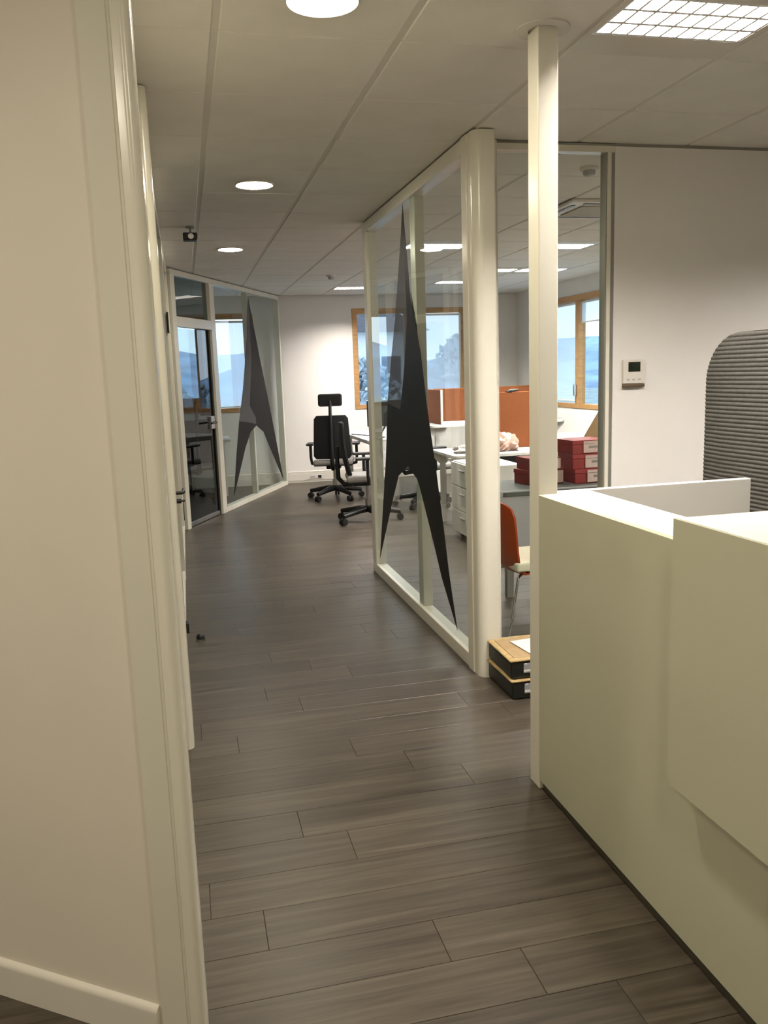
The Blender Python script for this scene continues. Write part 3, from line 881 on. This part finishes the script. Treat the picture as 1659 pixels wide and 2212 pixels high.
# ================================================================== OFFICE FURNITURE
def office_chair(label, loc, rz, headrest, group):
    """local frame: the sitter faces +y"""
    c = thing('office_chair', label, 'chair', loc, rz, group)
    for k in range(5):
        a = k * 2 * PI / 5 + PI / 10
        d = Vector((math.cos(a), math.sin(a), 0))
        part('base_leg', 'black', c, lambda bm: tube(bm, [d * 0.02 + Vector((0, 0, 0.135)), d * 0.12 + Vector((0, 0, 0.128)), d * 0.335 + Vector((0, 0, 0.092))], [0.038, 0.034, 0.024], 10))
        e = Vector((-d.y, d.x, 0))
        w = d * 0.335
        ca = part('caster', 'black', c, lambda bm: (tube(bm, [w - e * 0.028 + Vector((0, 0, 0.035)), w - e * 0.006 + Vector((0, 0, 0.035))], 0.035, 14), tube(bm, [w + e * 0.006 + Vector((0, 0, 0.035)), w + e * 0.028 + Vector((0, 0, 0.035))], 0.035, 14), tube(bm, [w + Vector((0, 0, 0.030)), w + Vector((0, 0, 0.086))], 0.010, 8)))
    part('gas_column', 'steel', c, lambda bm: (tube(bm, [(0, 0, 0.10), (0, 0, 0.24)], 0.030, 14), tube(bm, [(0, 0, 0.24), (0, 0, 0.42)], 0.017, 14)))
    pbox('mechanism', 'black', c, -0.09, 0.09, -0.15, 0.12, 0.385, 0.435, bev=0.015)
    def seat(bm):
        box(bm, -0.245, 0.245, -0.22, 0.26, 0.437, 0.505, bev=0.030, seg=4)
    st = part('seat', 'greyf', c, seat, 'grey padded seat')
    pbox('seat_pan', 'black', st, -0.235, 0.235, -0.21, 0.25, 0.428, 0.446, bev=0.008)
    def back(bm):
        n, m_ = 12, 14
        g = []
        for s in (0, 1):
            gg = []
            for j in range(m_ + 1):
                v = j / m_
                z = 0.515 + 0.53 * v
                hw = 0.235 * (1 - 0.13 * v) * (1.0 if 0.06 < v < 0.94 else 0.86)
                row = []
                for i in range(n + 1):
                    u_ = -1 + 2 * i / n
                    x = hw * u_
                    y = -0.215 - 0.05 * math.sin(v * 2.6) * 0.6 + 0.035 * u_ * u_ - 0.05 * v + s * (0.045 - 0.03 * abs(u_) ** 3)
                    row.append(bm.verts.new((x, y, z)))
                gg.append(row)
            g.append(gg)
        for s in (0, 1):
            for j in range(m_):
                for i in range(n):
                    bm.faces.new((g[s][j][i], g[s][j][i + 1], g[s][j + 1][i + 1], g[s][j + 1][i]))
        for j in range(m_):
            for i in (0, n):
                bm.faces.new((g[0][j][i], g[1][j][i], g[1][j + 1][i], g[0][j + 1][i]))
        for i in range(n):
            for j in (0, m_):
                bm.faces.new((g[0][j][i], g[0][j][i + 1], g[1][j][i + 1], g[1][j][i]))
    part('backrest', 'blackf', c, back, 'black mesh backrest')
    part('back_spine', 'black', c, lambda bm: tube(bm, [(0, -0.10, 0.41), (0, -0.24, 0.40), (0, -0.300, 0.47), (0, -0.305, 0.62), (0, -0.300, 0.80)], [0.024, 0.026, 0.026, 0.024, 0.018], 10))
    if headrest:
        part('headrest_stalk', 'black', c, lambda bm: tube(bm, [(0, -0.300, 0.80), (0, -0.315, 0.98), (0, -0.320, 1.10), (0, -0.285, 1.22)], 0.020, 10))
        pbox('headrest', 'blackf', c, -0.145, 0.145, -0.30, -0.235, 1.155, 1.305, bev=0.030, seg=4)
    for s in (-1, 1):
        ar = part('arm_support', 'black', c, lambda bm: tube(bm, [(s * 0.20, 0.0, 0.43), (s * 0.275, 0.0, 0.445), (s * 0.285, -0.01, 0.52), (s * 0.285, -0.01, 0.675)], [0.02, 0.02, 0.018, 0.018], 8))
        pbox('arm_pad', 'black', ar, s * 0.285 - 0.045, s * 0.285 + 0.045, -0.13, 0.12, 0.674, 0.702, bev=0.010)
    return c
GCH = 'black swivel office chairs'
office_chair('black swivel chair with headrest and grey seat in front of the far wall', (1.76, 10.22, 0), math.radians(-14), True, GCH)
office_chair('black swivel chair turned side-on at the open end of the emblem partition', (1.80, 8.47, 0), math.radians(-98), False, GCH)
office_chair('black swivel chair standing behind the emblem glass', (2.62, 9.20, 0), math.radians(-75), False, GCH)
office_chair('black swivel chair in the side office behind the smoked door', (0.02, 10.55, 0), math.radians(20), True, GCH)

def desk(label, x0, x1, y0, y1, z, mat='white', lmat='white', bracket=False):
    d = thing('office_desk', label, 'desk', ((x0 + x1) / 2, (y0 + y1) / 2, 0))
    hx, hy = (x1 - x0) / 2, (y1 - y0) / 2
    def top(bm):
        r = 0.05
        pts = arc(hx - r, hy - r, r, 0, 90, 5) + arc(-hx + r, hy - r, r, 90, 180, 5) + arc(-hx + r, -hy + r, r, 180, 270, 5) + arc(hx - r, -hy + r, r, 270, 360, 5)
        prism(bm, pts, z - 0.028, z, bev=0.003)
    part('desktop', mat, d, top)
    for sx in (-1, 1):
        for sy in (-1, 1):
            lx, ly = sx * (hx - 0.10), sy * (hy - 0.10)
            lg = pbox('leg', lmat, d, lx - 0.025, lx + 0.025, ly - 0.025, ly + 0.025, 0, z - 0.029, bev=0.004)
            if bracket:
                part('bracket', 'white', lg, lambda bm: prism(bm, [(lx - 0.13, z - 0.03), (lx + 0.13, z - 0.03), (lx + 0.11, z - 0.06), (lx + 0.03, z - 0.14), (lx - 0.03, z - 0.14), (lx - 0.11, z - 0.06)], ly - 0.018, ly + 0.018, axis='Y'))
    for sx in (-1, 1):
        pbox('side_rail', 'white', d, sx * (hx - 0.10) - 0.02, sx * (hx - 0.10) + 0.02, -hy + 0.126, hy - 0.126, z - 0.075, z - 0.030)
    return d
dA = desk('white desk carrying a plastic bag, behind the emblem glass', 2.42, 3.44, 7.42, 8.22, 0.745, bracket=True)
pbox('under_desk_dark', 'black', dA, -0.30, 0.40, 0.24, 0.262, 0.12, 0.715)  # black sheet put in for the darkness beneath the desktop
desk('wide white double desk under the side wall window', 3.47, 4.86, 7.70, 9.35, 0.745)
desk('white raised desk in front of the orange screens at the far window', 2.92, 4.70, 9.85, 10.66, 0.87, bracket=True)
desk('white desk beside the high backed chair near the far wall', 2.08, 2.84, 9.70, 11.40, 0.745)
dE = desk('grey-green topped table with pale front panel, carrying red cartons', 1.97, 3.07, 5.10, 5.70, 0.735, mat='gtop', lmat='greyalu')
pbox('front_panel', 'grey', dE, -0.545, 0.545, -0.292, -0.276, 0.30, 0.742)
desk('white desk in the glazed side office', -1.0, 0.55, 10.95, 11.70, 0.745)

def screen(label, x0, x1, y0, y1, z0, z1):
    s = thing('desk_screen', label, 'screen', ((x0 + x1) / 2, (y0 + y1) / 2, z0), 0, 'orange felt desk screens')
    hx, hy = (x1 - x0) / 2, (y1 - y0) / 2
    pbox('felt_panel', 'orange', s, -hx, hx, -hy, hy, 0.0, z1 - z0, bev=0.008)
    if hx > hy:
        for sx in (-1, 1):
            pbox('clamp', 'white', s, sx * (hx + 0.009) - 0.008, sx * (hx + 0.009) + 0.008, -0.014, 0.014, 0.0, z1 - z0)
    else:
        for sy in (-1, 1):
            pbox('clamp', 'white', s, -0.014, 0.014, sy * (hy + 0.009) - 0.008, sy * (hy + 0.009) + 0.008, 0.0, z1 - z0)
    return s
screen('orange felt desk screen behind the plastic bag', 2.80, 3.40, 7.90, 7.93, 0.7455, 1.305)
screen('orange felt screen on the raised desk, parallel to the far wall', 3.17, 4.62, 10.58, 10.61, 0.8705, 1.30)
screen('darker orange felt screen on the raised desk, turned end-on to the other', 3.08, 3.11, 9.98, 10.58, 0.8705, 1.30)

# drawer pedestal, fronts toward the corridor
pd = thing('drawer_pedestal', 'white three drawer pedestal beside the desk behind the emblem glass', 'pedestal', (2.60, 7.07, 0))
pbox('carcass', 'white', pd, -0.21, 0.21, -0.32, 0.32, 0.06, 0.715, bev=0.004)
for k in range(3):
    dr = pbox('drawer_front', 'white', pd, -0.230, -0.211, -0.315, 0.315, 0.066 + k * 0.216, 0.274 + k * 0.216, bev=0.004)
    pbox('handle', 'grey', dr, -0.242, -0.2305, -0.07, 0.07, 0.205 + k * 0.216, 0.219 + k * 0.216, bev=0.003)
for sx in (-0.15, 0.15):
    for sy in (-0.25, 0.25):
        part('caster', 'black', pd, lambda bm: tube(bm, [(sx - 0.012, sy, 0.03), (sx + 0.012, sy, 0.03)], 0.03, 12))
        part('caster_stem', 'black', pd, lambda bm: tube(bm, [(sx, sy, 0.03), (sx, sy, 0.06)], 0.008, 8))

# lumpy things on the desk
def blob(name, mat, label, cat, loc, sx, sy, sz, seed, amp):
    rnd = random.Random(seed)
    bm = bmesh.new()
    bmesh.ops.create_icosphere(bm, subdivisions=4, radius=1.0)
    ph = [(rnd.uniform(2, 7), rnd.uniform(2, 7), rnd.uniform(2, 7), rnd.uniform(0, 6)) for _ in range(6)]
    for v in bm.verts:
        c = v.co
        d = sum(math.sin(a * c.x + b * c.y + g * c.z + p) for a, b, g, p in ph) / 6
        d += 0.55 * sum(1 - 2 * abs(math.sin(1.7 * (a * c.y - b * c.z + g * c.x) + p)) for a, b, g, p in ph[:3]) / 3
        k = 1 + amp * d
        z = c.z if c.z > -0.45 else -0.45
        v.co = Vector((c.x * sx * k, c.y * sy * k, (z + 0.45) / 1.45 * sz * (1 + amp * d)))
    o = obj(name, mesh_of(bm, name, mat, ang=40))
    o.location = loc
    return tag(o, label, cat)
b1 = blob('plastic_bag', 'bag', 'crumpled pinkish plastic bag on the desk by the orange screen', 'bag', (3.00, 7.66, 0.752), 0.150, 0.10, 0.165, 3, 0.34)
b1.data.materials.clear(); b1.data.materials.append(M['bag'])
tr = pbox('tray', 'black', None, -0.14, 0.14, -0.10, 0.10, 0.0, 0.006, bev=0.002)
tr.location = (2.98, 7.66, 0.7455)
tag(tr, 'flat black tray under the pinkish plastic bag', 'tray')
blob('wrapped_pack', 'pack', 'plastic wrapped pack lying at the desk end', 'pack', (2.66, 7.66, 0.7455), 0.17, 0.10, 0.085, 11, 0.22)

def arm(x, label, tilt):
    a = thing('device_clip', label, 'device clip', (x, 7.915, 1.3055))
    part('arm', 'black', a, lambda bm: tube(bm, [(-0.02, 0, 0.0), (0.0, 0, 0.012), (0.05, 0, 0.012 + tilt), (0.09, 0, 0.016 + tilt * 1.4)], [0.010, 0.012, 0.014, 0.010], 8))
    pbox('foot', 'black', a, -0.04, 0.02, -0.02, 0.02, 0, 0.006)
arm(2.93, 'black tilted device clip on top of the orange screen', 0.024)
arm(3.17, 'black flat device clip on top of the orange screen by the pole', 0.0)

mo = thing('monitor', 'black computer monitor on the desk near the far wall', 'monitor', (2.46, 10.15, 0.7545), math.radians(-10))
pbox('screen', 'black', mo, -0.27, 0.27, -0.02, 0.02, 0.12, 0.44, bev=0.008)
part('stand', 'black', mo, lambda bm: (tube(bm, [(-0.11, 0.05, 0.004), (0, 0.03, 0.20), (0.11, 0.05, 0.004)], 0.012, 8), box(bm, -0.03, 0.03, 0.015, 0.05, 0.16, 0.26)))
cb = part('power_cable', 'black', None, lambda bm: tube(bm, [(2.10, 10.75, 0.751), (2.20, 10.50, 0.752), (2.28, 10.30, 0.751), (2.30, 10.12, 0.752), (2.36, 9.98, 0.751)], 0.006, 8))
tag(cb, 'dark cable lying across the desk near the far wall', 'cable')

# red cartons on the grey topped table
def carton(x, y, z, sx, sy, sz, rz, label):
    c = thing('red_carton', label, 'carton', (x, y, z), rz, 'red cartons on the table')
    pbox('body', 'red', c, -sx, sx, -sy, sy, 0, sz - 0.03, bev=0.003)
    pbox('lid', 'red', c, -sx - 0.004, sx + 0.004, -sy - 0.004, sy + 0.004, sz - 0.0298, sz, bev=0.003)
    lb = pbox('label', 'label', c, -sx * 0.40, sx * 0.95, -sy - 0.0062, -sy - 0.0042, sz * 0.08, sz * 0.92, label='pale label')
    pbox('print_block', 'ink', lb, -sx * 0.1, sx * 0.45, -sy - 0.0070, -sy - 0.0063, sz * 0.40, sz * 0.56)
    pbox('print_line', 'ink', lb, -sx * 0.35, sx * 0.2, -sy - 0.0070, -sy - 0.0063, sz * 0.70, sz * 0.74)
    return c
carton(2.745, 5.42, 0.7355, 0.155, 0.13, 0.100, 0.03, 'lowest red carton of the labelled stack on the grey table')
carton(2.740, 5.42, 0.8360, 0.150, 0.13, 0.102, -0.05, 'middle red carton of the labelled stack on the grey table')
carton(2.715, 5.43, 0.9385, 0.135, 0.12, 0.096, 0.04, 'topmost red carton of the labelled stack on the grey table')
carton(2.400, 5.46, 0.7355, 0.125, 0.12, 0.100, 0.20, 'red carton at the bottom of the shorter pile on the grey table')
carton(2.400, 5.46, 0.8360, 0.115, 0.11, 0.085, 0.10, 'red carton at the top of the shorter pile on the grey table')
cs = pbox('cardboard_sheet', 'card', None, -0.20, 0.20, -0.003, 0.003, 0.0, 0.50)
cs.location, cs.rotation_euler = (2.93, 5.61, 0.83), (0.0, math.radians(33), 0)
tag(cs, 'brown cardboard sheet leaning behind the red cartons', 'cardboard')

# orange shell chair behind the front glass, facing right
oc = thing('shell_chair', 'orange plastic shell chair with cream seat pad and thin metal legs', 'chair', (1.905, 4.50, 0), 0)
prof = [(-0.205, 0.790), (-0.200, 0.72), (-0.190, 0.62), (-0.182, 0.52), (-0.172, 0.440), (-0.135, 0.385), (-0.06, 0.370), (0.04, 0.373), (0.14, 0.383), (0.21, 0.390)]
def shell(bm):
    n = 12
    gs = []
    for off in (0.0, 1.0):
        g = []
        for i, (x, z) in enumerate(prof):
            a = prof[max(i - 1, 0)]; b = prof[min(i + 1, len(prof) - 1)]
            t = Vector((b[0] - a[0], 0, b[1] - a[1])).normalized()
            nrm = Vector((-t.z, 0, t.x))
            hw = 0.205 if 0 < i < len(prof) - 1 else 0.185
            if i == 0:
                hw = 0.17
            row = []
            for k in range(n + 1):
                u_ = -1 + 2 * k / n
                q = Vector((x, u_ * hw, z)) + nrm * (0.011 * off)
                if i < 6:
                    q.x += 0.035 * u_ * u_
                    if i == 0:
                        q.z -= 0.03 * u_ ** 4
                else:
                    q.z += 0.018 * u_ * u_
                row.append(bm.verts.new(q))
            g.append(row)
        gs.append(g)
    for g in gs:
        for a, b in zip(g[:-1], g[1:]):
            for k in range(n):
                bm.faces.new((a[k], a[k + 1], b[k + 1], b[k]))
    m_ = len(prof)
    for i in range(m_ - 1):
        for k in (0, n):
            bm.faces.new((gs[0][i][k], gs[1][i][k], gs[1][i + 1][k], gs[0][i + 1][k]))
    for k in range(n):
        for i in (0, m_ - 1):
            bm.faces.new((gs[0][i][k], gs[0][i][k + 1], gs[1][i][k + 1], gs[1][i][k]))
part('shell', 'oranged', oc, shell, 'orange shell')
pbox('seat_pad', 'creamf', oc, -0.150, 0.20, -0.212, 0.205, 0.402, 0.462, bev=0.016, seg=3)
for sx, sy in ((-1, -1), (-1, 1), (1, -1), (1, 1)):
    part('leg', 'chrome', oc, lambda bm: tube(bm, [(sx * 0.09, sy * 0.12, 0.368), (sx * 0.12 , sy * 0.15, 0.350), (sx * 0.20, sy * 0.20, 0.0)], 0.0085, 8))
part('under_frame', 'chrome', oc, lambda bm: (tube(bm, [(-0.09, -0.12, 0.364), (0.09, 0.12, 0.364)], 0.008, 8), tube(bm, [(-0.09, 0.12, 0.364), (0.09, -0.12, 0.364)], 0.008, 8)))

# dark cabinet in the side office
ca = thing('filing_cabinet', 'dark low cabinet standing behind the smoked door', 'cabinet', (-0.55, 9.9, 0))
pbox('body', 'black', ca, -0.30, 0.30, -0.20, 0.20, 0.03, 0.72, bev=0.004)
for k in range(2):
    pbox('door', 'black', ca, 0.3005, 0.318, -0.195 + k * 0.197, -0.002 + k * 0.197, 0.05, 0.70, bev=0.003)
pbox('plinth', 'black', ca, -0.28, 0.28, -0.18, 0.18, 0, 0.03)

# ================================================================== OUTSIDE
bm = bmesh.new()
box(bm, -220, 260, 12.6, 330, -3.4, -3.0)
box(bm, 5.6, 260, -60, 12.6, -3.4, -3.0)
struct(obj('ground_outside', mesh_of(bm, 'ground_outside', 'ground')), 'grass outside the windows')
def hill():
    bm = bmesh.new()
    nx, ny = 60, 14
    g = []
    for j in range(ny + 1):
        row = []
        for i in range(nx + 1):
            x = -170 + 340 * i / nx
            y = 150 + 130 * j / ny
            h = 10.5 + 3.0 * math.sin(i * 0.21 + 2.4) + 1.6 * math.sin(i * 0.53 + 1) + 0.6 * math.sin(i * 1.7 + j)
            row.append(bm.verts.new((x, y, -3.2 + max(0.1, h) * math.sin(min(1, j / (ny * 0.6)) * PI / 2))))
        g.append(row)
    for a, b in zip(g[:-1], g[1:]):
        for k in range(nx):
            bm.faces.new((a[k], a[k + 1], b[k + 1], b[k]))
    return mesh_of(bm, 'hill', 'hill')
tag(obj('hill', hill()), 'wooded hill tinted blue as haze beyond the far windows', 'hill')

def tree(x, y, h, label, seed):
    rnd = random.Random(seed)
    t = thing('tree', label, 'tree', (x, y, -3.05), 0, 'trees outside the windows')
    part('trunk', 'bark', t, lambda bm: tube(bm, [(0, 0, 0), (0.05, 0.02, h * 0.3), (-0.04, 0, h * 0.62)], [0.16, 0.12, 0.06], 8))
    bm = bmesh.new()
    for k in range(1100):
        a, v = rnd.uniform(0, 2 * PI), rnd.uniform(0, 1)
        r = h * 0.30 * math.sin(PI * (0.12 + 0.85 * v)) * rnd.uniform(0.35, 1)
        c = Vector((r * math.cos(a), r * math.sin(a), h * (0.34 + 0.66 * v)))
        s = h * 0.024 * rnd.uniform(0.6, 1.3)
        d1_ = Vector((rnd.uniform(-1, 1), rnd.uniform(-1, 1), rnd.uniform(-1, 1))).normalized()
        d2_ = d1_.orthogonal().normalized()
        d3_ = d1_.cross(d2_) * 0.4
        v_ = [bm.verts.new(c + q * s) for q in (d1_, d2_, -d1_, -d2_, d3_, -d3_)]
        for i in range(4):
            bm.faces.new((v_[i], v_[(i + 1) % 4], v_[4]))
            bm.faces.new((v_[(i + 1) % 4], v_[i], v_[5]))
    o = obj('foliage', mesh_of(bm, 'foliage', 'leaf', smooth=False), t)
    o['kind'] = 'stuff'
tree(4.3, 20.0, 4.9, 'leafy tree outside the far wall window, beside the pale building', 1)
tree(8.4, 25.0, 5.6, 'taller leafy tree standing farther outside the far wall window', 2)
tree(-0.2, 24.0, 4.3, 'leafy tree outside the side office window', 4)
tree(11.5, 19.0, 4.7, 'leafy tree outside the side wall window', 5)

hb = thing('building', 'pale rendered house outside the far wall window', 'building', (6.6, 34.0, -3.05))
pbox('wall', 'render', hb, -3.0, 3.0, 0, 6, 0, 6.2)
part('roof', 'roofm', hb, lambda bm: prism(bm, [(-3.4, 6.2), (3.4, 6.2), (0, 8.0)], -0.4, 6.4, axis='Y'))
for k in range(3):
    for l in range(2):
        w_ = pbox('window', 'render', hb, -2.3 + k * 1.8, -1.3 + k * 1.8, -0.06, -0.002, 1.3 + l * 2.6, 2.7 + l * 2.6)
        pbox('pane', 'pane_d', w_, -2.2 + k * 1.8, -1.4 + k * 1.8, -0.075, -0.061, 1.4 + l * 2.6, 2.6 + l * 2.6)
